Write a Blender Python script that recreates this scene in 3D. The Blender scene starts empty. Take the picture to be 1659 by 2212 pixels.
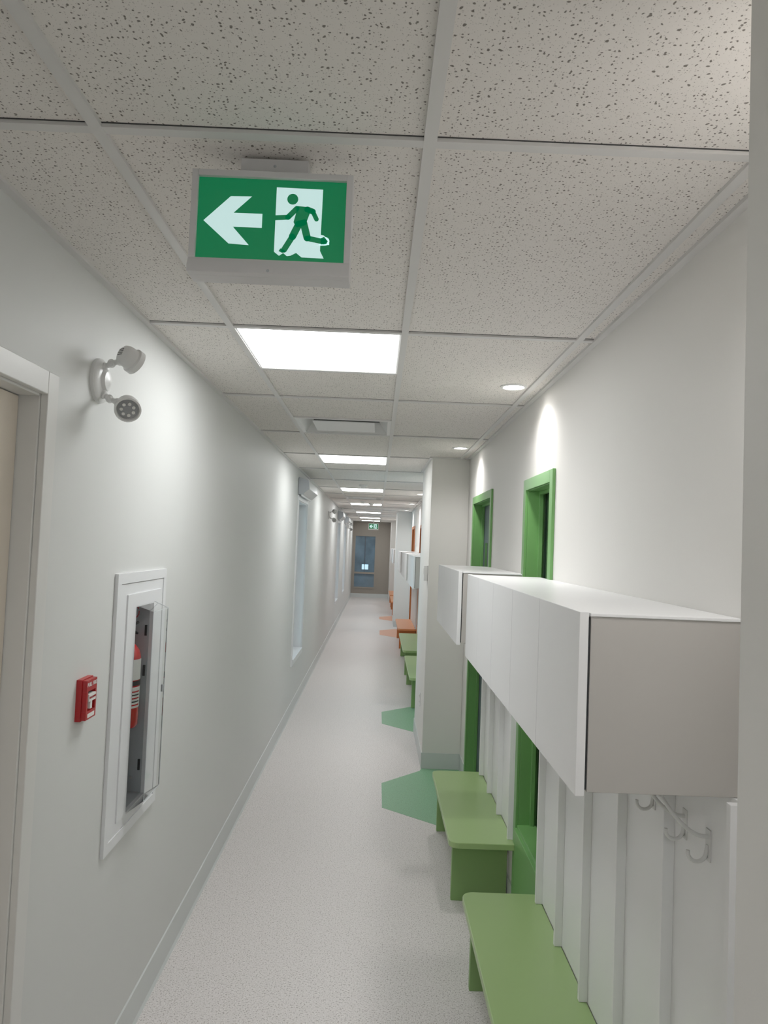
import bpy, bmesh, math
from mathutils import Vector, Matrix

CH = 1.84          # camera height
XL, XR = -0.85, 0.755
XC = 0.437         # face of the projecting piers
YB, YE = -2.6, 25.0
ZC = 2.590         # tile plane
ZT = 2.582         # T-bar underside

scene = bpy.context.scene
scene.view_settings.view_transform = 'Standard'
scene.view_settings.look = 'None'
scene.view_settings.gamma = 1.15

# ------------------------------------------------------------ materials
def lin(c):
    c = c/255.0
    return c/12.92 if c <= 0.04045 else ((c+0.055)/1.055)**2.4
def col(r, g, b):
    return (lin(r), lin(g), lin(b), 1.0)

def mat(name, c, rough=0.5, var=0.04, vscale=6.0, bump=0.0, bscale=300.0, metallic=0.0, spec=0.5, coat=0.0):
    m = bpy.data.materials.new(name); m.use_nodes = True
    nt = m.node_tree; N = nt.nodes; L = nt.links
    b = N['Principled BSDF']
    tc = N.new('ShaderNodeTexCoord')
    nz = N.new('ShaderNodeTexNoise'); nz.inputs['Scale'].default_value = vscale; nz.inputs['Detail'].default_value = 3
    L.new(tc.outputs['Object'], nz.inputs['Vector'])
    mix = N.new('ShaderNodeMix'); mix.data_type = 'RGBA'
    mix.inputs['A'].default_value = tuple(min(1, x*(1-var)) for x in c[:3])+(1,)
    mix.inputs['B'].default_value = tuple(min(1, x*(1+var)) for x in c[:3])+(1,)
    L.new(nz.outputs['Fac'], mix.inputs['Factor'])
    L.new(mix.outputs['Result'], b.inputs['Base Color'])
    b.inputs['Roughness'].default_value = rough
    b.inputs['Metallic'].default_value = metallic
    b.inputs['Specular IOR Level'].default_value = spec
    b.inputs['Coat Weight'].default_value = coat
    if bump > 0:
        n2 = N.new('ShaderNodeTexNoise'); n2.inputs['Scale'].default_value = bscale; n2.inputs['Detail'].default_value = 2
        L.new(tc.outputs['Object'], n2.inputs['Vector'])
        bp = N.new('ShaderNodeBump'); bp.inputs['Strength'].default_value = bump; bp.inputs['Distance'].default_value = 0.002
        L.new(n2.outputs['Fac'], bp.inputs['Height']); L.new(bp.outputs['Normal'], b.inputs['Normal'])
    return m

def emis(name, c, s):
    m = bpy.data.materials.new(name); m.use_nodes = True
    b = m.node_tree.nodes['Principled BSDF']
    b.inputs['Base Color'].default_value = tuple(x*0.6 for x in c[:3])+(1,)
    b.inputs['Emission Color'].default_value = c
    b.inputs['Emission Strength'].default_value = s
    b.inputs['Roughness'].default_value = 0.35
    return m

def clear(name, tint=(1, 1, 1, 1), ior=1.45):
    m = bpy.data.materials.new(name); m.use_nodes = True
    nt = m.node_tree; N = nt.nodes; L = nt.links
    N.remove(N['Principled BSDF'])
    out = N['Material Output']
    tr = N.new('ShaderNodeBsdfTransparent'); tr.inputs['Color'].default_value = tint
    gl = N.new('ShaderNodeBsdfGlossy'); gl.inputs['Roughness'].default_value = 0.05
    fr = N.new('ShaderNodeFresnel'); fr.inputs['IOR'].default_value = ior
    mx = N.new('ShaderNodeMixShader')
    L.new(fr.outputs[0], mx.inputs[0]); L.new(tr.outputs[0], mx.inputs[1]); L.new(gl.outputs[0], mx.inputs[2])
    L.new(mx.outputs[0], out.inputs['Surface'])
    return m

def floor_mat():
    m = mat('speckled_vinyl_floor', col(214, 208, 207), 0.40, 0.0)
    nt = m.node_tree; N = nt.nodes; L = nt.links; b = N['Principled BSDF']
    tc = N.new('ShaderNodeTexCoord')
    def specks(scale, thr, soft):
        v = N.new('ShaderNodeTexNoise'); v.inputs['Scale'].default_value = scale; v.inputs['Detail'].default_value = 2
        L.new(tc.outputs['Object'], v.inputs['Vector'])
        r = N.new('ShaderNodeMapRange'); r.inputs['From Min'].default_value = thr; r.inputs['From Max'].default_value = thr+soft
        L.new(v.outputs['Fac'], r.inputs['Value']); return r.outputs['Result']
    base = col(218, 212, 210)
    m1 = N.new('ShaderNodeMix'); m1.data_type = 'RGBA'
    m1.inputs['A'].default_value = base; m1.inputs['B'].default_value = col(166, 159, 155)
    L.new(specks(150, 0.56, 0.06), m1.inputs['Factor'])
    m2 = N.new('ShaderNodeMix'); m2.data_type = 'RGBA'
    m2.inputs['B'].default_value = col(236, 232, 230)
    L.new(m1.outputs['Result'], m2.inputs['A']); L.new(specks(190, 0.58, 0.05), m2.inputs['Factor'])
    L.new(m2.outputs['Result'], b.inputs['Base Color'])
    return m

def inlay_mat(name, c):
    m = mat(name, c, 0.45, 0.0)
    nt = m.node_tree; N = nt.nodes; L = nt.links; b = N['Principled BSDF']
    tc = N.new('ShaderNodeTexCoord')
    v = N.new('ShaderNodeTexNoise'); v.inputs['Scale'].default_value = 150
    L.new(tc.outputs['Object'], v.inputs['Vector'])
    r = N.new('ShaderNodeMapRange'); r.inputs['From Min'].default_value = 0.55; r.inputs['From Max'].default_value = 0.62
    L.new(v.outputs['Fac'], r.inputs['Value'])
    mx = N.new('ShaderNodeMix'); mx.data_type = 'RGBA'
    mx.inputs['A'].default_value = c; mx.inputs['B'].default_value = tuple(x*0.75 for x in c[:3])+(1,)
    L.new(r.outputs['Result'], mx.inputs['Factor']); L.new(mx.outputs['Result'], b.inputs['Base Color'])
    return m

def tile_mat():
    m = mat('mineral_ceiling_tile', col(226, 220, 212), 0.95, 0.0, spec=0.1)
    nt = m.node_tree; N = nt.nodes; L = nt.links; b = N['Principled BSDF']
    tc = N.new('ShaderNodeTexCoord')
    wn = N.new('ShaderNodeTexNoise'); wn.inputs['Scale'].default_value = 60
    L.new(tc.outputs['Object'], wn.inputs['Vector'])
    ad = N.new('ShaderNodeVectorMath'); ad.operation = 'MULTIPLY_ADD'
    ad.inputs[1].default_value = (0.012, 0.012, 0.0)
    L.new(wn.outputs['Color'], ad.inputs[0]); L.new(tc.outputs['Object'], ad.inputs[2])
    def pits(scale, rad, keep):
        v = N.new('ShaderNodeTexVoronoi'); v.inputs['Scale'].default_value = scale
        v.voronoi_dimensions = '2D'
        L.new(ad.outputs[0], v.inputs['Vector'])
        sep = N.new('ShaderNodeSeparateColor'); L.new(v.outputs['Color'], sep.inputs[0])
        mr = N.new('ShaderNodeMapRange'); mr.inputs['From Min'].default_value = 1-keep; mr.inputs['From Max'].default_value = 1
        mr.inputs['To Min'].default_value = 0.0; mr.inputs['To Max'].default_value = rad
        L.new(sep.outputs[0], mr.inputs['Value'])
        d = N.new('ShaderNodeMath'); d.operation = 'SUBTRACT'
        L.new(mr.outputs['Result'], d.inputs[0]); L.new(v.outputs['Distance'], d.inputs[1])
        s = N.new('ShaderNodeMapRange'); s.inputs['From Min'].default_value = -0.02; s.inputs['From Max'].default_value = 0.09
        L.new(d.outputs[0], s.inputs['Value']); return s.outputs['Result']
    p1 = pits(118, 0.31, 0.66); p2 = pits(280, 0.32, 0.45)
    mxm = N.new('ShaderNodeMath'); mxm.operation = 'MAXIMUM'
    L.new(p1, mxm.inputs[0])
    hf = N.new('ShaderNodeMath'); hf.operation = 'MULTIPLY'; hf.inputs[1].default_value = 0.4
    L.new(p2, hf.inputs[0]); L.new(hf.outputs[0], mxm.inputs[1])
    mx = N.new('ShaderNodeMix'); mx.data_type = 'RGBA'
    mx.inputs['A'].default_value = col(229, 224, 219); mx.inputs['B'].default_value = col(122, 116, 110)
    L.new(mxm.outputs[0], mx.inputs['Factor']); L.new(mx.outputs['Result'], b.inputs['Base Color'])
    return m

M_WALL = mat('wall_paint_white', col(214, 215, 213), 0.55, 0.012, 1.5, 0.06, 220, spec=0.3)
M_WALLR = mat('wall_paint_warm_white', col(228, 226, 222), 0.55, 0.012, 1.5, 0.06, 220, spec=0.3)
M_END = mat('wall_paint_taupe', col(150, 142, 133), 0.55, 0.02)
M_BASE = mat('vinyl_cove_base', col(205, 209, 208), 0.4, 0.01)
M_FLOOR = floor_mat()
M_TILE = tile_mat()
M_GRID = mat('painted_steel_grid', col(214, 212, 210), 0.5, 0.01)
M_CAV = mat('plenum_and_shadow_line_dark', col(60, 60, 60), 0.8)
M_WHITE = mat('white_plastic', col(226, 226, 225), 0.35, 0.01)
M_TRIMW = mat('white_trim_paint', col(228, 229, 231), 0.4, 0.01)
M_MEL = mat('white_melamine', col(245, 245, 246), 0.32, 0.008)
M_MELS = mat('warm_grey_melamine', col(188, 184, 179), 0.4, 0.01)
M_DARK = mat('dark_gap', col(40, 42, 44), 0.7)
M_GREEN = mat('green_door_frame_paint', col(106, 162, 90), 0.35, 0.02)
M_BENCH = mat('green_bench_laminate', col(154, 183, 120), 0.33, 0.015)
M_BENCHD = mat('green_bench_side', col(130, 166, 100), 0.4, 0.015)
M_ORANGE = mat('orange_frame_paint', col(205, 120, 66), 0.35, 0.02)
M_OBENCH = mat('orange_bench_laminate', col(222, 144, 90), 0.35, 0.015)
M_SLATE = mat('slate_door', col(78, 86, 98), 0.4, 0.03)
M_DGLASS = mat('dark_room_glass', col(34, 44, 42), 0.08, 0.02, coat=0.5)
M_CREAM = mat('cream_door', col(222, 211, 196), 0.45, 0.015)
M_JAMB = mat('frame_grey_white', col(218, 217, 214), 0.4, 0.01)
M_STEEL = mat('galvanised_grey', col(172, 177, 182), 0.5, 0.05, 12)
M_RED = mat('red_enamel', col(190, 16, 20), 0.25, 0.03)
M_REDT = mat('pull_station_red', col(168, 20, 26), 0.35, 0.03)
M_LABEL = mat('white_label', col(228, 228, 224), 0.5, 0.02)
M_BLACK = mat('black_rubber', col(24, 24, 26), 0.5)
M_CHROME = mat('satin_metal', col(190, 190, 190), 0.3, 0.02, metallic=0.9)
M_ALU = mat('painted_aluminium_sign', col(210, 208, 209), 0.4, 0.01)
M_LED = emis('led_panel_light', (0.98, 1.0, 0.99, 1), 11.8)
M_POT = emis('downlight_lens', (1.0, 0.98, 0.95, 1), 11.0)
M_SGREEN = emis('sign_green', (0.0, 0.125, 0.040, 1), 0.75)
M_SWHITE = emis('sign_white', (0.56, 0.80, 0.78, 1), 0.74)
M_GLASS = clear('window_glass', (0.93, 0.98, 1, 1))
M_ACRYL = clear('clear_acrylic', (0.97, 0.98, 0.98, 1), 1.35)
M_IGREEN = inlay_mat('green_vinyl_inlay', col(124, 174, 134))
M_IORANGE = inlay_mat('orange_vinyl_inlay', col(226, 164, 132))
M_LENS = mat('clear_lamp_lens', col(170, 172, 175), 0.2, 0.15, 120)
M_NIGHT = mat('blue_glass_reflective', col(96, 122, 142), 0.1, 0.6, 2.5, coat=0.6)

# ------------------------------------------------------------ mesh builder
class MB:
    def __init__(s, name):
        s.name = name; s.v = []; s.f = []; s.fm = []; s.sm = []; s.mats = []
    def mi(s, m):
        if m not in s.mats: s.mats.append(m)
        return s.mats.index(m)
    def add(s, vs, fs, m, smooth=False):
        o = len(s.v); k = s.mi(m)
        s.v += [tuple(v) for v in vs]
        for f in fs:
            s.f.append(tuple(i+o for i in f)); s.fm.append(k); s.sm.append(smooth)
    def box(s, x0, x1, y0, y1, z0, z1, m):
        vs = [(x, y, z) for x in (x0, x1) for y in (y0, y1) for z in (z0, z1)]
        fs = [(0, 1, 3, 2), (4, 6, 7, 5), (0, 4, 5, 1), (2, 3, 7, 6), (0, 2, 6, 4), (1, 5, 7, 3)]
        s.add(vs, fs, m)
    def prism(s, poly, axis, a0, a1, m):
        def P(p, a):
            if axis == 'x': return (a, p[0], p[1])
            if axis == 'y': return (p[0], a, p[1])
            return (p[0], p[1], a)
        n = len(poly)
        vs = [P(p, a0) for p in poly]+[P(p, a1) for p in poly]
        fs = [tuple(range(n)), tuple(range(2*n-1, n-1, -1))]+[(i, (i+1) % n, n+(i+1) % n, n+i) for i in range(n)]
        s.add(vs, fs, m)
    def lathe(s, prof, origin, axis, m, seg=32, a0=0.0, a1=2*math.pi, ref=None):
        ax = Vector(axis).normalized(); o = Vector(origin)
        r = Vector(ref) if ref else (Vector((0, 0, 1)) if abs(ax.z) < 0.9 else Vector((1, 0, 0)))
        u = (r-ax*r.dot(ax)).normalized(); w = ax.cross(u)
        full = abs(a1-a0-2*math.pi) < 1e-6
        n = seg if full else seg+1
        vs = []; fs = []
        for (rad, h) in prof:
            for i in range(n):
                a = a0+(a1-a0)*i/seg
                vs.append(o+ax*h+(u*math.cos(a)+w*math.sin(a))*rad)
        for k in range(len(prof)-1):
            for i in range(seg):
                j = (i+1) % n if full else i+1
                fs.append((k*n+i, k*n+j, (k+1)*n+j, (k+1)*n+i))
        if full:
            if prof[0][0] > 1e-5: fs.append(tuple(range(n)))
            if prof[-1][0] > 1e-5: fs.append(tuple((len(prof)-1)*n+i for i in range(n-1, -1, -1)))
        s.add(vs, fs, m, True)
    def tube(s, pts, rad, m, seg=10):
        pts = [Vector(p) for p in pts]; vs = []; fs = []; prev = None
        for i, p in enumerate(pts):
            t = (pts[min(i+1, len(pts)-1)]-pts[max(i-1, 0)]).normalized()
            if prev is None:
                prev = t.orthogonal().normalized()
            u = (prev-t*prev.dot(t)).normalized(); prev = u; w = t.cross(u)
            for k in range(seg):
                a = 2*math.pi*k/seg; vs.append(p+(u*math.cos(a)+w*math.sin(a))*rad)
        for i in range(len(pts)-1):
            for k in range(seg):
                j = (k+1) % seg
                fs.append((i*seg+k, i*seg+j, (i+1)*seg+j, (i+1)*seg+k))
        fs.append(tuple(range(seg))); fs.append(tuple((len(pts)-1)*seg+k for k in range(seg-1, -1, -1)))
        s.add(vs, fs, m, True)
    def build(s, bevel=0.0, parent=None, segs=2, weld=False):
        me = bpy.data.meshes.new(s.name)
        me.from_pydata(s.v, [], s.f)
        for m in s.mats: me.materials.append(m)
        for i, p in enumerate(me.polygons):
            p.material_index = s.fm[i]; p.use_smooth = s.sm[i]
        bm = bmesh.new(); bm.from_mesh(me)
        if weld: bmesh.ops.remove_doubles(bm, verts=bm.verts, dist=1e-5)
        bmesh.ops.recalc_face_normals(bm, faces=bm.faces)
        bm.to_mesh(me); bm.free()
        ob = bpy.data.objects.new(s.name, me); scene.collection.objects.link(ob)
        if any(s.sm):
            try:
                me.set_sharp_from_angle(angle=math.radians(40))
            except Exception: pass
        if bevel > 0:
            md = ob.modifiers.new('bevel', 'BEVEL'); md.width = bevel; md.segments = segs
            md.limit_method = 'ANGLE'; md.angle_limit = math.radians(50)
        if parent: ob.parent = parent
        return ob

def grid_boxes(mb, axis, a0, a1, u0, u1, v0, v1, holes, m):
    us = sorted(set([u0, u1]+[h[i] for h in holes for i in (0, 1) if u0 < h[i] < u1]))
    vs = sorted(set([v0, v1]+[h[i] for h in holes for i in (2, 3) if v0 < h[i] < v1]))
    for i in range(len(us)-1):
        run = None
        for j in range(len(vs)-1):
            cu = (us[i]+us[i+1])/2; cv = (vs[j]+vs[j+1])/2
            solid = not any(h[0] < cu < h[1] and h[2] < cv < h[3] for h in holes)
            if solid and run is None: run = vs[j]
            if run is not None and (not solid or j == len(vs)-2):
                end = vs[j+1] if solid else vs[j]
                if axis == 'x': mb.box(a0, a1, us[i], us[i+1], run, end, m)
                if axis == 'z': mb.box(us[i], us[i+1], run, end, a0, a1, m)
                if axis == 'y': mb.box(us[i], us[i+1], a0, a1, run, end, m)
                run = None

def text_mesh(name, body, size, loc, rot, m, parent, extr=0.0003, bold=0.0):
    cu = bpy.data.curves.new(name, 'FONT'); cu.body = body; cu.size = size; cu.extrude = extr; cu.offset = bold
    cu.align_x = 'CENTER'; cu.align_y = 'CENTER'
    ob = bpy.data.objects.new(name, cu); scene.collection.objects.link(ob)
    ob.location = loc; ob.rotation_euler = rot; cu.materials.append(m); ob.parent = parent
    return ob

def empty(name, loc=(0, 0, 0)):
    e = bpy.data.objects.new(name, None); scene.collection.objects.link(e); e.location = loc
    e.empty_display_size = 0.1
    return e

# ------------------------------------------------------------ layout
door_l = (0.86, 1.805, 0.0, 2.185)
winL = [(7.65, 8.60, 0.58, 2.27), (15.3, 16.3, 0.58, 2.27), (18.4, 19.4, 0.58, 2.27)]
fx = (2.575, 2.775, 0.875, 1.585)
openR = [
    (3.15, 3.68, 0.44, 2.15, 'side', M_GREEN), (4.84, 5.70, 0.0, 2.19, 'door', M_GREEN),
    (7.42, 8.12, 0.0, 2.19, 'door', M_GREEN), (9.80, 10.15, 0.44, 2.15, 'side', M_GREEN),
    (12.3, 12.75, 0.44, 2.15, 'side', M_ORANGE), (14.7, 15.7, 0.0, 2.19, 'door', M_ORANGE),
    (17.75, 18.6, 0.0, 2.19, 'door', M_ORANGE),
]
piers = [(YB, 0.872), (6.10, 7.30), (16.4, 17.6), (23.6, YE)]

b = MB('floor'); b.box(XL-0.4, XR+0.4, YB-0.2, YE+0.2, -0.1, 0.0, M_FLOOR); b.build()
b = MB('wall_left')
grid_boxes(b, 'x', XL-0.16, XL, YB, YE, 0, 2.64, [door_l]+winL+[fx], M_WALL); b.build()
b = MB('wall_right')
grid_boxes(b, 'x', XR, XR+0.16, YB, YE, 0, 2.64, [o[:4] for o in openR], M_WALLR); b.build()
b = MB('wall_back'); b.box(XL-0.16, XR+0.16, YB-0.15, YB, 0, 2.64, M_WALL); b.build()
for (y0, y1) in piers:
    b = MB('wall_pier'); b.box(XC, XR, y0, y1, 0, ZC, M_WALLR); b.build(0.004)

b = MB('wall_end')
grid_boxes(b, 'y', YE, YE+0.16, XL-0.16, XR+0.16, 0, 2.64, [(-0.80, -0.02, 0.30, 2.14)], M_END); b.build()
b = MB('window_end')
for (xa, xb, za, zb) in [(-0.80, -0.75, 0.3, 2.14), (-0.07, -0.02, 0.3, 2.14), (-0.75, -0.07, 2.09, 2.14), (-0.75, -0.07, 0.3, 0.35), (-0.75, -0.07, 0.80, 0.86)]:
    b.box(xa, xb, YE-0.02, YE+0.08, za, zb, M_END)
b.box(-0.75, -0.07, YE+0.05, YE+0.06, 0.86, 2.09, M_NIGHT)
b.box(-0.75, -0.07, YE+0.05, YE+0.06, 0.35, 0.80, M_NIGHT)
b.box(-0.42, -0.40, YE+0.03, YE+0.05, 0.86, 2.09, M_SLATE)
b.box(-0.50, -0.28, YE+0.045, YE+0.05, 0.95, 1.12, emis('pale_blue_emissive', (0.55, 0.85, 1, 1), 0.8))  # small pale blue emissive rectangle just in front of the upper pane
b.build()

# ceiling
cross = [0.095+1.22*i for i in range(-2, 21)]
panelsY = [2.535+3.66*i for i in range(-1, 6)]+[23.275]
XT = [-0.547, 0.068, 0.683]
diffY = [(4.365, 4.975), (11.685, 12.295), (19.015, 19.615)]
b = MB('ceiling')
grid_boxes(b, 'z', ZC, ZC+0.03, XL-0.02, XR+0.02, YB, YE, [(XT[0]+0.03, XT[1]-0.03, a+0.03, c-0.03) for a, c in diffY], M_TILE)
b.build()
b = MB('ceiling_grid_trim')
for x in XT:
    b.box(x-0.012, x+0.012, YB, YE, ZT, ZC+0.001, M_GRID)
for y in cross:
    b.box(XL, XR, y-0.012, y+0.012, ZT+0.0004, ZC+0.001, M_GRID)
for y in panelsY:
    b.box(XT[0], XT[1], y+0.61-0.012, y+0.61+0.012, ZT+0.0004, ZC+0.001, M_GRID)
for a, c in diffY:
    b.box(XT[0], XT[1], a-0.012, a+0.012, ZT+0.0004, ZC+0.001, M_GRID)
b.box(XL, XL+0.022, YB, YE, ZT-0.002, ZC+0.001, M_GRID)
b.box(XR-0.022, XR, YB, YE, ZT-0.002, ZC+0.001, M_GRID)
for (y0, y1) in piers:
    b.box(XC-0.022, XC, y0-0.022, y1+0.022, ZT-0.002, ZC+0.001, M_GRID)
    b.box(XC, XR, y0-0.022, y0, ZT-0.002, ZC+0.001, M_GRID)
    b.box(XC, XR, y1, y1+0.022, ZT-0.002, ZC+0.001, M_GRID)
b.build()
b = MB('cross_bar_shadow_line')
for y in cross:
    b.box(XL+0.022, XR-0.022, y-0.0155, y-0.0120, ZC-0.0008, ZC+0.001, M_CAV)  # dark strip on the near side: shadow line of the cross bar, put in as colour
b.build()
for y in panelsY:
    b = MB('led_ceiling_panel')
    b.box(XT[0]+0.0125, XT[1]-0.0125, y+0.0125, y+0.5975, ZT+0.003, ZC-0.0005, M_WHITE)
    b.box(XT[0]+0.020, XT[1]-0.020, y+0.020, y+0.590, ZT+0.0015, ZT+0.0035, M_LED)
    b.build()
for a, c in diffY:
    b = MB('ceiling_air_diffuser')
    x0, x1 = XT[0]+0.03, XT[1]-0.03; y0, y1 = a+0.03, c-0.03
    def ring(x0, x1, y0, y1, z0, i, z1, m):
        vs = [(x0, y0, z0), (x1, y0, z0), (x1, y1, z0), (x0, y1, z0), (x0+i, y0+i, z1), (x1-i, y0+i, z1), (x1-i, y1-i, z1), (x0+i, y1-i, z1)]
        b.add(vs, [(k, (k+1) % 4, 4+(k+1) % 4, 4+k) for k in range(4)], m)
    ring(x0-0.018, x1+0.018, y0-0.018, y1+0.018, ZT+0.002, 0.022, ZT+0.002, M_WHITE)
    ring(x0, x1, y0, y1, ZT+0.002, 0.055, ZC+0.07, M_WHITE)
    b.box(x0+0.05, x1-0.05, y0+0.05, y1-0.05, ZC+0.07, ZC+0.08, M_DARK)
    b.box(x0+0.085, x1-0.085, y0+0.085, y1-0.085, ZT+0.004, ZT+0.008, M_WHITE)
    b.build()
    b = MB('ceiling_duct_boot'); b.box(x0-0.01, x1+0.01, y0-0.01, y1+0.01, ZC+0.09, ZC+0.12, M_CAV); b.build()

pots = [(0.60, 1.02), (0.60, 3.32), (0.60, 5.46), (0.60, 8.1), (0.60, 10.6), (0.60, 13.2), (0.60, 15.7), (0.60, 18.5), (0.60, 21.5)]
for (x, y) in pots:
    b = MB('recessed_downlight')
    b.lathe([(0.062, 0.0), (0.061, 0.004), (0.050, 0.006), (0.044, 0.001)], (x, y, ZC-0.0005), (0, 0, -1), M_WHITE, 40)
    b.lathe([(0.0, 0.002), (0.045, 0.002)], (x, y, ZC-0.0005), (0, 0, -1), M_POT, 40)
    ob = b.build()
    ld = bpy.data.lights.new('downlight_lamp', 'SPOT'); ld.energy = 20 if y > 2 else 15; ld.spot_size = math.radians(150); ld.spot_blend = 1.0
    ld.shadow_soft_size = 0.045; ld.color = (1.0, 0.98, 0.96)
    lo = bpy.data.objects.new('downlight_lamp', ld); scene.collection.objects.link(lo)
    lo.location = (x, y, ZT-0.012); lo.parent = ob

for (x, y) in [(-0.21, 9.3), (-0.28, 12.9), (-0.14, 13.45)]:
    b = MB('smoke_detector')
    b.lathe([(0.055, 0), (0.055, 0.012), (0.048, 0.022), (0.034, 0.028), (0.032, 0.04), (0.02, 0.046), (0, 0.047)], (x, y, ZC), (0, 0, -1), M_WHITE, 28)
    b.build()

# baseboards
BH = 0.13
b = MB('baseboard_left')
for (a, c) in [(YB, door_l[0]-0.05), (door_l[1]+0.05, YE)]:
    b.prism([(XL, 0), (XL+0.014, 0), (XL+0.006, 0.012), (XL+0.005, BH-0.004), (XL, BH)], 'y', a, c, M_BASE)
b.build()
b = MB('baseboard_right')
for (y0, y1) in piers:
    b.box(XC-0.006, XC, y0-0.006, y1+0.006, 0, BH, M_BASE)
    if y0 > 0: b.box(XC, XR, y0-0.006, y0, 0, BH, M_BASE)
    b.box(XC, XR, y1, y1+0.006, 0, BH, M_BASE)
segs = [(0.88, 3.10), (3.74, 4.78), (5.76, 6.09), (7.31, 7.36), (8.18, 9.74), (10.21, 12.24), (12.81, 14.64), (15.76, 16.39), (18.66, 23.59)]
for a, c in segs: b.box(XR-0.006, XR, a, c, 0, BH, M_BASE)
b.build()
b = MB('baseboard_end'); b.box(XL, XC, YE-0.006, YE, 0, BH, M_BASE); b.build()

# ------------------------------------------------------------ left door
b = MB('door_1')
y0, y1, z0, z1 = door_l
b.box(XL-0.0, XL+0.018, y1-0.006, y1+0.052, 0, z1+0.052, M_JAMB)
b.box(XL-0.0, XL+0.018, y0-0.052, y0+0.006, 0, z1+0.052, M_JAMB)
b.box(XL-0.0, XL+0.018, y0+0.006, y1-0.006, z1-0.006, z1+0.052, M_JAMB)
b.box(XL-0.16, XL, y1-0.012, y1-0.0005, 0, z1-0.0005, M_JAMB)
b.box(XL-0.16, XL, y0+0.0005, y0+0.012, 0, z1-0.0005, M_JAMB)
b.box(XL-0.16, XL, y0+0.012, y1-0.012, z1-0.012, z1-0.0005, M_JAMB)
b.box(XL-0.105, XL-0.050, y0+0.014, y1-0.014, 0.006, z1-0.014, M_CREAM)
b.lathe([(0.026, 0), (0.026, 0.008), (0.011, 0.01), (0.011, 0.045), (0, 0.046)], (XL-0.050, y0+0.08, 1.0), (1, 0, 0), M_CHROME)
b.tube([(XL-0.009, y0+0.08, 1.0), (XL-0.006, y0+0.12, 1.0), (XL-0.009, y0+0.19, 1.0)], 0.009, M_CHROME)
b.build(0.002)

# ------------------------------------------------------------ left windows + blinds
for i, (y0, y1, z0, z1) in enumerate(winL):
    b = MB('window_%d' % (i+1))
    t = 0.05
    for (ya, yb, za, zb) in [(y0-t, y0, z0-t, z1+t), (y1, y1+t, z0-t, z1+t), (y0, y1, z1, z1+t), (y0, y1, z0-t, z0)]:
        b.box(XL, XL+0.012, ya, yb, za, zb, M_TRIMW)
    b.box(XL-0.15, XL, y0, y0+0.01, z0, z1, M_TRIMW); b.box(XL-0.15, XL, y1-0.01, y1, z0, z1, M_TRIMW)
    b.box(XL-0.15, XL, y0+0.01, y1-0.01, z1-0.01, z1, M_TRIMW); b.box(XL-0.15, XL+0.02, y0+0.01, y1-0.01, z0, z0+0.015, M_TRIMW)
    for (ya, yb, za, zb) in [(y0+0.01, y0+0.05, z0+0.015, z1-0.01), (y1-0.05, y1-0.01, z0+0.015, z1-0.01), (y0+0.05, y1-0.05, z1-0.05, z1-0.01), (y0+0.05, y1-0.05, z0+0.015, z0+0.055)]:
        b.box(XL-0.13, XL-0.09, ya, yb, za, zb, M_TRIMW)
    b.box(XL-0.112, XL-0.108, y0+0.05, y1-0.05, z0+0.055, z1-0.05, M_GLASS)
    b.build()
    b = MB('roller_blind_cassette')
    za = z1+0.06
    b.prism([(XL, za), (XL+0.05, za), (XL+0.115, za+0.06), (XL+0.10, za+0.15), (XL, za+0.17)], 'y', y0-0.06, y1+0.08, M_WHITE)
    b.prism([(XL+0.004, za-0.004), (XL+0.052, za-0.004), (XL+0.12, za+0.058), (XL+0.105, za+0.155), (XL+0.004, za+0.175)], 'y', y0-0.07, y0-0.06, M_STEEL)
    b.prism([(XL+0.03, za-0.02), (XL+0.04, za-0.02), (XL+0.04, za), (XL+0.03, za)], 'y', y0-0.03, y1+0.04, M_TRIMW)
    b.build(0.003)

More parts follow.
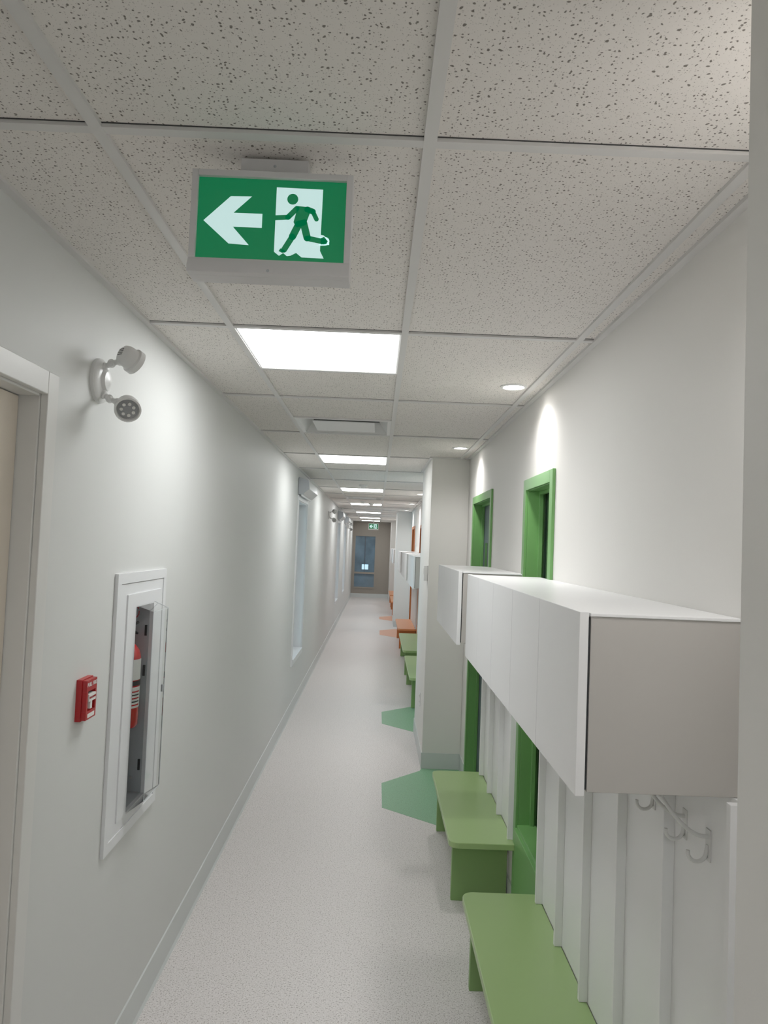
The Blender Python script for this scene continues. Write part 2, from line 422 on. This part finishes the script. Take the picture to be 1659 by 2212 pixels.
# ------------------------------------------------------------ right openings
def reveal_set(name, o):
    y0, y1, z0, z1, kind, fm = o
    b = MB(name)
    t = 0.055; p = 0.014
    top = z1+t-0.01
    b.box(XR-p, XR-0.0005, y0-t+0.01, y0+0.01, 0, top, fm)
    b.box(XR-p, XR-0.0005, y1-0.01, y1+t-0.01, 0, top, fm)
    b.box(XR-p, XR-0.0005, y0+0.01, y1-0.01, z1-0.01, top, fm)
    b.box(XR, XR+0.15, y0+0.0005, y0+0.012, z0, z1-0.0005, fm)
    b.box(XR, XR+0.15, y1-0.012, y1-0.0005, z0, z1-0.0005, fm)
    b.box(XR, XR+0.15, y0+0.012, y1-0.012, z1-0.012, z1-0.0005, fm)
    b.box(XR+0.055, XR+0.075, y0+0.012, y0+0.028, z0, z1-0.012, fm)
    b.box(XR+0.055, XR+0.075, y1-0.028, y1-0.012, z0, z1-0.012, fm)
    b.box(XR+0.055, XR+0.075, y0+0.028, y1-0.028, z1-0.028, z1-0.012, fm)
    if kind == 'door':
        b.box(XR+0.076, XR+0.118, y0+0.014, y1-0.014, 0.008, z1-0.014, M_SLATE)
        yl = y1-0.19
        b.box(XR+0.073, XR+0.0765, yl-0.08, yl+0.08, 1.0, 1.9, M_SLATE)
        b.box(XR+0.071, XR+0.0735, yl-0.06, yl+0.06, 1.02, 1.88, M_DGLASS)
        b.lathe([(0.026, 0), (0.026, 0.008), (0.01, 0.01), (0.01, 0.045), (0, 0.046)], (XR+0.076, y1-0.07, 0.95), (-1, 0, 0), M_CHROME)
        b.tube([(XR+0.034, y1-0.07, 0.95), (XR+0.031, y1-0.11, 0.95), (XR+0.034, y1-0.18, 0.95)], 0.009, M_CHROME)
        for zh in (0.25, 1.05, 1.9):
            b.lathe([(0.007, -0.05), (0.007, 0.05)], (XR+0.07, y0+0.02, zh), (0, 0, 1), M_CHROME, 12)
    else:
        b.box(XR-0.006, XR+0.15, y0+0.012, y1-0.012, z0, z0+0.035, fm)
        b.box(XR-p, XR-0.0005, y0+0.01, y1-0.01, 0, z0-0.02, fm)
        b.box(XR-0.022, XR-0.0005, y0+0.01, y1-0.01, z0-0.02, z0+0.02, fm)
        b.box(XR+0.085, XR+0.092, y0+0.012, y1-0.012, z0+0.035, z1-0.012, M_DGLASS)
    b.build(0.0015)
nd = 2; nw = 4
for o in openR:
    if o[4] == 'door': reveal_set('door_%d' % nd, o); nd += 1
    else: reveal_set('window_%d' % nw, o); nw += 1

# ------------------------------------------------------------ cubby banks
ZB0, ZB1 = 1.350, 1.715
XF = 0.42
def cabinets(y0, y1, n):
    b = MB('overhead_cubby_cabinet')
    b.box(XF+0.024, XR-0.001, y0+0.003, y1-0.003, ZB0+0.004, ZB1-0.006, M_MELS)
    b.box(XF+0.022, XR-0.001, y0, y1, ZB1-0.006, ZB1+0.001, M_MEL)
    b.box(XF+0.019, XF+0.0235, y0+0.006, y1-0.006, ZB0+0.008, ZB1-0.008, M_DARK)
    w = (y1-y0)/n
    for i in range(n):
        b.box(XF, XF+0.019, y0+i*w+0.0015, y0+(i+1)*w-0.0015, ZB0-0.004, ZB1+0.003, M_MEL)
    b.build(0.0012)
def backboard(y0, y1, n, zb):
    b = MB('cubby_divider_panel')
    b.box(XR-0.010, XR-0.0005, y0, y1, zb, ZB0+0.003, M_MEL)
    w = (y1-y0)/n
    for i in range(n+1):
        yy = min(max(y0+i*w, y0+0.009), y1-0.009)
        b.box(XR-0.038, XR-0.010, yy-0.009, yy+0.009, zb+0.001, ZB0+0.003, M_MEL)
    b.build(0.001)
def hook(y, z):
    b = MB('coat_hook'); x = XR-0.0102
    b.prism([(y-0.011, z-0.022), (y+0.011, z-0.022), (y+0.011, z+0.045), (y-0.011, z+0.045)], 'x', x-0.003, x, M_WHITE)
    up = []
    for k in range(13):
        t = k/12
        up.append((x-0.003-0.105*t, y, z+0.03+0.012*math.sin(t*math.pi)*-0.6+0.085*t**1.6))
    b.tube(up, 0.0045, M_WHITE)
    b.lathe([(0.0, -0.006), (0.0055, -0.003), (0.0065, 0.0), (0.0055, 0.003), (0.0, 0.006)], up[-1], (0, 0, 1), M_WHITE, 14)
    lo = []
    for k in range(15):
        a = math.radians(10)+math.radians(180)*k/14
        lo.append((x-0.026+0.020*math.cos(a), y, z-0.004-0.020*math.sin(a)))
    lo = [(x-0.003, y, z+0.012)]+lo
    b.tube(lo, 0.0042, M_WHITE)
    b.lathe([(0.0, 0), (0.004, 0.001), (0.004, 0.0015), (0, 0.002)], (x-0.003, y, z-0.012), (-1, 0, 0), M_CHROME, 12)
    b.build()

HB = 0.372
def bench(y0, y1, legs, mt, ms):
    b = MB('hallway_bench')
    r = 0.05; x0 = 0.418; x1 = XR-0.011
    poly = [(x1, y0), (x1, y1)]
    for k in range(9):
        a = math.pi/2+k*math.pi/16
        poly.append((x0+r+r*math.cos(a), y1-r+r*math.sin(a)))
    for k in range(9):
        a = math.pi+k*math.pi/16
        poly.append((x0+r+r*math.cos(a), y0+r+r*math.sin(a)))
    b.prism(poly, 'z', HB-0.03, HB, mt)
    for ly in legs:
        b.box(0.455, x1, ly, ly+0.03, 0, HB-0.03, ms)
    b.box(x1-0.03, x1-0.005, legs[0]+0.03, legs[-1], HB-0.14, HB-0.03, ms)
    b.build(0.003)

cabinets(1.49, 3.34, 5); backboard(1.132, 3.10, 6, HB)
cabinets(3.70, 4.90, 3); backboard(3.74, 4.78, 3, HB)
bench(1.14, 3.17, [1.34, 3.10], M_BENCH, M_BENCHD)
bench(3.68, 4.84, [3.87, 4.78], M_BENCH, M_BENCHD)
cabinets(8.24, 9.72, 4); backboard(8.2, 9.72, 4, HB)
cabinets(10.2, 12.2, 5); backboard(10.22, 12.2, 5, HB)
cabinets(12.8, 14.5, 5); backboard(12.82, 14.5, 5, HB)
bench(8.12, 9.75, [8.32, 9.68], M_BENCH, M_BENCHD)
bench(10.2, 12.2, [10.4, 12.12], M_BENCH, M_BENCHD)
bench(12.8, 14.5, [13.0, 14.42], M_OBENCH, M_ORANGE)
cabinets(19.0, 20.8, 5); cabinets(21.2, 23.0, 5)
backboard(18.9, 20.8, 5, HB); backboard(21.2, 23.0, 5, HB)
bench(18.8, 20.8, [19.0, 20.7], M_OBENCH, M_ORANGE)
bench(21.2, 23.2, [21.4, 23.1], M_OBENCH, M_ORANGE)
hz = 1.205
for y in [1.60, 1.72, 1.91, 2.04, 2.25, 2.38, 2.58, 2.71, 2.92, 3.04]:
    hook(y, hz)

# floor inlays
def inlay(poly, m):
    b = MB('floor_inlay'); b.prism(poly, 'z', 0.0, 0.0015, m); b.build()
inlay([(XR-0.007, 4.82), (0.47, 4.88), (0.106, 5.17), (0.106, 5.69), (0.42, 6.03), (0.437, 6.093), (XR-0.007, 6.093)], M_IGREEN)
inlay([(XR-0.007, 7.307), (0.437, 7.307), (0.425, 7.27), (0.12, 7.55), (0.12, 8.07), (0.46, 8.38), (XR-0.007, 8.42)], M_IGREEN)
inlay([(XR-0.007, 14.5), (0.43, 14.55), (0.12, 14.85), (0.12, 15.6), (0.43, 15.95), (XR-0.007, 16.0)], M_IORANGE)
inlay([(XR-0.007, 17.61), (0.437, 17.61), (0.12, 17.95), (0.12, 18.5), (0.43, 18.8), (XR-0.007, 18.85)], M_IORANGE)

b = MB('wall_thermostat'); b.box(XC-0.034, XC, 6.14, 6.22, 1.545, 1.675, M_WHITE); b.box(XC-0.037, XC-0.033, 6.155, 6.205, 1.60, 1.65, M_LABEL); b.build(0.004)
b = MB('wall_outlet'); b.box(XC-0.006, XC, 6.50, 6.575, 0.42, 0.54, M_WHITE)
for zz in (0.455, 0.505): b.box(XC-0.009, XC-0.005, 6.52, 6.555, zz-0.015, zz+0.015, M_LABEL); b.box(XC-0.0095, XC-0.0088, 6.528, 6.532, zz-0.006, zz+0.006, M_DARK); b.box(XC-0.0095, XC-0.0088, 6.542, 6.546, zz-0.006, zz+0.006, M_DARK)
b.build(0.001)

# ------------------------------------------------------------ exit signs
def capsule_poly(p, q, w, n=8):
    p = Vector(p); q = Vector(q); d = (q-p); a = math.atan2(d.y, d.x); out = []
    for k in range(n+1):
        t = a+math.pi/2+math.pi*k/n; out.append((p.x+math.cos(t)*w, p.y+math.sin(t)*w))
    for k in range(n+1):
        t = a-math.pi/2+math.pi*k/n; out.append((q.x+math.cos(t)*w, q.y+math.sin(t)*w))
    return out
def exit_sign(xl, yf, zt, drop=0.0):
    root = empty('exit_sign', (xl+0.145, yf, zt-0.08))
    off = -Vector(root.location)
    W, H = 0.284, 0.160; s = 0.00088
    b = MB('housing')
    e = 0.012
    b.box(xl-e, xl+W+e, yf+0.004, yf+0.045, zt-H-0.03, zt+e, M_ALU)
    b.box(xl-e, xl, yf-0.008, yf+0.004, zt-H-0.004, zt+e, M_ALU)
    b.box(xl+W, xl+W+e, yf-0.008, yf+0.004, zt-H-0.004, zt+e, M_ALU)
    b.box(xl, xl+W, yf-0.008, yf+0.004, zt, zt+e, M_ALU)
    b.prism([(yf-0.008, zt-H), (yf+0.004, zt-H), (yf+0.004, zt-H-0.03), (yf-0.016, zt-H-0.03), (yf-0.016, zt-H-0.018)], 'x', xl-e, xl+W+e, M_ALU)
    b.lathe([(0.003, 0), (0.003, 0.001), (0, 0.0015)], (xl+W*0.5, yf-0.0155, zt-H-0.024), (0, -1, 0), M_STEEL, 12)
    if drop > 0: b.box(xl+W/2-0.012, xl+W/2+0.012, yf+0.01, yf+0.034, zt+e, ZC, M_ALU)
    cz = max(zt+e, ZT-0.028)
    b.box(xl+0.075, xl+0.206, yf+0.018, yf+0.075, cz, ZT, M_ALU)
    b.lathe([(0.003, 0), (0.003, 0.001), (0, 0.0015)], (xl+0.141, yf+0.018, (cz+ZT)/2), (0, -1, 0), M_STEEL, 12)
    ob = b.build(0.0012); ob.parent = root; ob.matrix_parent_inverse = Matrix.Translation(off)
    f = MB('face')
    f.box(xl, xl+W, yf, yf+0.004, zt-H, zt, M_SGREEN)
    def A(p):
        dx = p[0]-428; dy = p[1]-385
        return (xl+(dx+0.036*dy)*s, zt-(dy-0.050*dx)*s)
    def shape(pts, lay, m):
        yy = yf-0.0003*lay
        f.prism([A(p) for p in pts], 'y', yy-0.0003, yy, m)
    shape([(438, 482), (497, 429), (543, 430), (503, 466), (566, 469), (565, 500), (502, 497), (537, 538), (493, 534)], 0, M_SWHITE)
    shape([(597, 410), (698, 416), (692, 552), (700, 569), (652, 566), (640, 556), (628, 562), (620, 563), (612, 556), (603, 562), (592, 553)], 0, M_SWHITE)
    shape(capsule_poly((686, 531), (703, 531), 9.5), 1, M_SWHITE)
    shape([(690, 516), (700, 518), (712, 529), (712, 539), (690, 540)], 1, M_SWHITE)
    g = M_SGREEN; L = 2
    shape([(632+12*math.cos(k*math.pi/12), 437+12*math.sin(k*math.pi/12)) for k in range(24)], L, g)
    shape([(640, 452), (668, 455), (672, 462), (660, 495), (640, 500), (634, 488), (640, 466)], L, g)
    for p, q, w in [((641, 458), (622, 477), 6), ((622, 477), (594, 478), 5.5), ((664, 460), (676, 465), 6.5), ((676, 465), (684, 482), 5),
                    ((646, 492), (632, 520), 8), ((632, 520), (614, 549), 6.5), ((656, 490), (664, 523), 8), ((664, 524), (700, 532), 6)]:
        shape(capsule_poly(p, q, w), L, g)
    shape([(606, 546), (620, 553), (610, 556), (602, 552)], L, g)
    shape([(694, 524), (701, 521), (709, 531), (706, 537), (694, 538)], L, g)
    ob = f.build(); ob.parent = root; ob.matrix_parent_inverse = Matrix.Translation(off)
exit_sign(-0.370, 1.372, CH+0.692)
exit_sign(-0.28, 22.5, CH+0.62, 0.1)

# ------------------------------------------------------------ emergency lights
def emergency(y, z):
    b = MB('emergency_light')
    b.lathe([(0.066, 0.0), (0.066, 0.010), (0.060, 0.016), (0.034, 0.020), (0.028, 0.030), (0.012, 0.034), (0, 0.035)], (XL, y, z), (1, 0, 0), M_WHITE, 40)
    def head(base, joint, c, ax):
        b.lathe([(0.013, 0), (0.013, 0.015), (0.009, 0.018)], base, Vector(joint)-Vector(base), M_WHITE, 20)
        b.tube([base, joint, (Vector(joint)*0.5+Vector(c)*0.5), c], 0.008, M_WHITE)
        for j in (joint, Vector(joint)*0.55+Vector(c)*0.45):
            b.lathe([(0, -0.013), (0.009, -0.010), (0.013, 0), (0.009, 0.010), (0, 0.013)], j, (0, 1, 0.3), M_WHITE, 20)
        b.lathe([(0.0, -0.036), (0.016, -0.035), (0.026, -0.029), (0.031, -0.018), (0.033, 0.004), (0.038, 0.008), (0.038, 0.024), (0.033, 0.025), (0.031, 0.019)], c, ax, M_WHITE, 36)
        b.lathe([(0.0, 0.016), (0.032, 0.019)], c, ax, M_LENS, 36)
        a = Vector(ax).normalized(); cc = Vector(c)
        side = a.cross(Vector((0, 0, 1))).normalized(); upv = side.cross(a)
        for k in range(4):
            o = cc-a*0.0355+upv*(-0.009+0.006*k)
            b.tube([o-side*0.010, o+side*0.010], 0.0012, M_DARK, 6)
        for k in range(7):
            t = 2*math.pi*k/7
            b.lathe([(0.0, 0.0), (0.005, 0.001), (0.005, 0.003)], cc+a*0.019+(side*math.cos(t)+upv*math.sin(t))*0.018, a, M_LABEL, 10)
    head((XL+0.012, y-0.006, z+0.036), (XL+0.040, y-0.010, z+0.052), (XL+0.098, y-0.02, z+0.066), (0.55, 0.75, -0.38))
    head((XL+0.012, y-0.006, z-0.036), (XL+0.040, y-0.010, z-0.054), (XL+0.098, y-0.02, z-0.078), (0.32, -0.80, -0.52))
    b.build()
emergency(2.155, CH+0.452)
emergency(12.4, CH+0.46)
emergency(20.5, CH+0.46)

# ------------------------------------------------------------ fire pull station
root = empty('fire_alarm_pull_station', (XL, 2.165, 1.36))
off = Matrix.Translation(-Vector(root.location))
b = MB('body')
y0, y1, z0, z1 = 2.122, 2.204, 1.294, 1.414
t1 = 0.016; t2 = 0.030
b.box(XL, XL+t1, y0, y1, z0, z1, M_REDT)
b.box(XL+t1, XL+t2, y0+0.004, y1-0.004, z0+0.085, z1-0.003, M_REDT)
b.box(XL+t1, XL+t2, y0+0.004, y1-0.004, z0+0.003, z0+0.028, M_REDT)
b.box(XL+t1, XL+t2, y0+0.004, y0+0.014, z0+0.028, z0+0.085, M_REDT)
b.box(XL+t1, XL+t2, y1-0.014, y1-0.004, z0+0.028, z0+0.085, M_REDT)
b.box(XL+t1, XL+t1+0.003, y0+0.014, y1-0.014, z0+0.028, z0+0.085, M_BLACK)
b.box(XL+t1+0.003, XL+t2+0.003, y0+0.016, y1-0.016, z0+0.055, z0+0.076, M_LABEL)
b.box(XL+t1+0.003, XL+t2, y0+0.034, y1-0.034, z0+0.032, z0+0.055, M_LABEL)
b.box(XL+t2, XL+t2+0.0007, y0+0.016, y1-0.016, z0+0.008, z0+0.020, M_LABEL)
ob = b.build(0.002); ob.parent = root; ob.matrix_parent_inverse = off
rx = (math.radians(90), 0, math.radians(90))
for nm, s_, sz, yy, zz, mm, xx in [('text_fire', 'FIRE', 0.015, (y0+y1)/2+0.019, z1-0.016, M_LABEL, t2+0.0006), ('text_pull', 'PULL', 0.015, (y0+y1)/2-0.019, z1-0.016, M_LABEL, t2+0.0006), ('text_handle', 'PULL DOWN', 0.008, (y0+y1)/2, z0+0.066, M_REDT, t2+0.0036)]:
    t = text_mesh(nm, s_, sz, (XL+xx, yy, zz), rx, mm, None, 0.0003, 0.0003)
    t.parent = root; t.matrix_parent_inverse = off

# ------------------------------------------------------------ extinguisher cabinet
root = empty('fire_extinguisher_cabinet', (XL, 2.65, 1.25)); off = Matrix.Translation(-Vector(root.location))
oy0, oy1, oz0, oz1 = 2.385, 2.93, 0.795, 1.708
hy0, hy1, hz0, hz1 = fx
b = MB('frame')
grid_boxes(b, 'x', XL+0.0005, XL+0.012, oy0, oy1, oz0, oz1, [(oy0+0.035, oy1-0.035, oz0+0.035, oz1-0.035)], M_TRIMW)
grid_boxes(b, 'x', XL+0.0005, XL+0.009, oy0+0.037, oy1-0.037, oz0+0.037, oz1-0.037, [(hy0, hy1, hz0, hz1)], M_TRIMW)
grid_boxes(b, 'x', XL+0.009, XL+0.014, oy0+0.10, oy1-0.07, oz0+0.075, oz1-0.075, [(hy0, hy1, hz0, hz1)], M_TRIMW)
ob = b.build(0.0); ob.parent = root; ob.matrix_parent_inverse = off
b = MB('tub')
D = 0.125
b.box(XL-D, XL-D+0.002, hy0, hy1, hz0, hz1, M_STEEL)
b.box(XL-D, XL, hy0, hy0+0.002, hz0, hz1, M_STEEL); b.box(XL-D, XL, hy1-0.002, hy1, hz0, hz1, M_STEEL)
b.box(XL-D, XL, hy0, hy1, hz0, hz0+0.002, M_STEEL); b.box(XL-D, XL, hy0, hy1, hz1-0.002, hz1, M_STEEL)
for zz in (1.48, 1.33, 0.98):
    b.box(XL-0.014, XL-0.006, hy1-0.008, hy1-0.002, zz-0.02, zz+0.02, M_BLACK)
b.lathe([(0.006, 0), (0.005, 0.004), (0, 0.005)], (XL-0.04, hy1-0.002, 0.93), (0, -1, 0), M_CHROME, 12)
ob = b.build(); ob.parent = root; ob.matrix_parent_inverse = off
b = MB('acrylic_cover')
p = 0.068; i = 0.018
x0, x1 = XL+0.014, XL+0.014+p-0.012
ya, yb, za, zb = hy0-0.005, hy1+0.005, hz0-0.005, hz1+0.005
vs = [(x0, ya, za), (x0, yb, za), (x0, yb, zb), (x0, ya, zb), (x1, ya+i, za+i*2.2), (x1, yb-i*0.6, za+i*2.2), (x1, yb-i*0.6, zb-i*1.2), (x1, ya+i, zb-i*1.2)]
b.add(vs, [(4, 5, 6, 7), (0, 1, 5, 4), (1, 2, 6, 5), (2, 3, 7, 6), (3, 0, 4, 7)], M_ACRYL)
ob = b.build(0.004); ob.parent = root; ob.matrix_parent_inverse = off
b = MB('acrylic_edge_beads')
M_BEAD = mat('polished_acrylic_edge', col(205, 210, 214), 0.15, 0.02)
for a, c in [(4, 5), (5, 6), (6, 7), (7, 4), (1, 5), (2, 6)]:
    b.tube([vs[a], vs[c]], 0.0011, M_BEAD, 6)
b.box(x1-0.004, x1+0.003, yb-i*0.6-0.03, yb-i*0.6-0.018, 1.26, 1.285, M_STEEL)
ob = b.build(); ob.parent = root; ob.matrix_parent_inverse = off

b = MB('fire_extinguisher')
ex, ey, ez = XL-0.057, 2.700, 1.135
R = 0.054
b.lathe([(0.0, 0.006), (0.035, 0.0), (R-0.006, 0.002), (R, 0.012), (R, 0.255), (R-0.006, 0.28), (R-0.024, 0.302), (0.017, 0.312), (0.015, 0.325), (0.0, 0.325)], (ex, ey, ez), (0, 0, 1), M_RED, 40)
b.lathe([(R+0.0006, 0.075), (R+0.0006, 0.15)], (ex, ey, ez), (0, 0, 1), M_LABEL, 24, math.radians(-110), math.radians(70), (1, 0, 0))
b.lathe([(R+0.0006, 0.175), (R+0.0006, 0.25)], (ex, ey, ez), (0, 0, 1), M_LABEL, 24, math.radians(-110), math.radians(70), (1, 0, 0))
for k in range(5):
    z = 0.083+0.012*k
    b.lathe([(R+0.001, z), (R+0.001, z+0.005)], (ex, ey, ez), (0, 0, 1), M_BLACK if k % 2 else M_RED, 12, math.radians(-60), math.radians(0), (1, 0, 0))
b.lathe([(R+0.002, 0.155), (R+0.002, 0.172)], (ex, ey, ez), (0, 0, 1), M_BLACK, 32)
b.lathe([(0.014, 0.32), (0.014, 0.35), (0.009, 0.36), (0, 0.36)], (ex, ey, ez), (0, 0, 1), M_CHROME, 20)
b.tube([(ex, ey, ez+0.355), (ex+0.015, ey+0.03, ez+0.37), (ex+0.02, ey+0.06, ez+0.375)], 0.005, M_BLACK)
b.tube([(ex, ey, ez+0.34), (ex+0.015, ey+0.03, ez+0.345), (ex+0.02, ey+0.055, ez+0.335)], 0.005, M_BLACK)
b.lathe([(0.012, 0), (0.012, 0.008), (0, 0.009)], (ex+0.014, ey, ez+0.335), (1, 0, 0), M_LABEL, 18)
b.tube([(ex-0.01, ey, ez+0.335), (ex-0.02, ey-0.04, ez+0.33), (ex-0.015, ey-0.064, ez+0.27), (ex-0.01, ey-0.066, ez+0.15), (ex-0.01, ey-0.063, ez+0.06)], 0.007, M_BLACK)
b.box(XL-D+0.002, ex-R+0.002, ey-0.02, ey+0.02, ez+0.05, ez+0.30, M_STEEL)
ob = b.build(); ob.parent = root; ob.matrix_parent_inverse = off
b = MB('safety_loop')
b.tube([(XL-0.05+0.022*math.cos(a*0.5), 2.735+0.006*math.sin(a), 1.555-0.028*math.sin(a*0.5)) for a in range(0, 13)], 0.0015, M_RED, 6)
ob = b.build(); ob.parent = root; ob.matrix_parent_inverse = off

# ------------------------------------------------------------ world
w = bpy.data.worlds.new('World'); scene.world = w; w.use_nodes = True
w.node_tree.nodes['Background'].inputs['Color'].default_value = (0.62, 0.86, 0.95, 1)
w.node_tree.nodes['Background'].inputs['Strength'].default_value = 2.6

# ------------------------------------------------------------ camera
f = 1570.0
Yc = Vector((-14.5, -69.0, -f)).normalized()
Zc = Vector((0.04, 1.0, 0.0)); Zc = (Zc-Yc*Zc.dot(Yc)).normalized()
Xc = Yc.cross(Zc)
R = Matrix((Xc, Yc, Zc))
cd = bpy.data.cameras.new('camera'); cam = bpy.data.objects.new('camera', cd); scene.collection.objects.link(cam)
cd.sensor_fit = 'VERTICAL'; cd.sensor_height = 36; cd.sensor_width = 27; cd.lens = f/2212*36
cd.clip_start = 0.02
cam.matrix_world = Matrix.Translation((0, 0, CH)) @ R.to_4x4()
scene.camera = cam
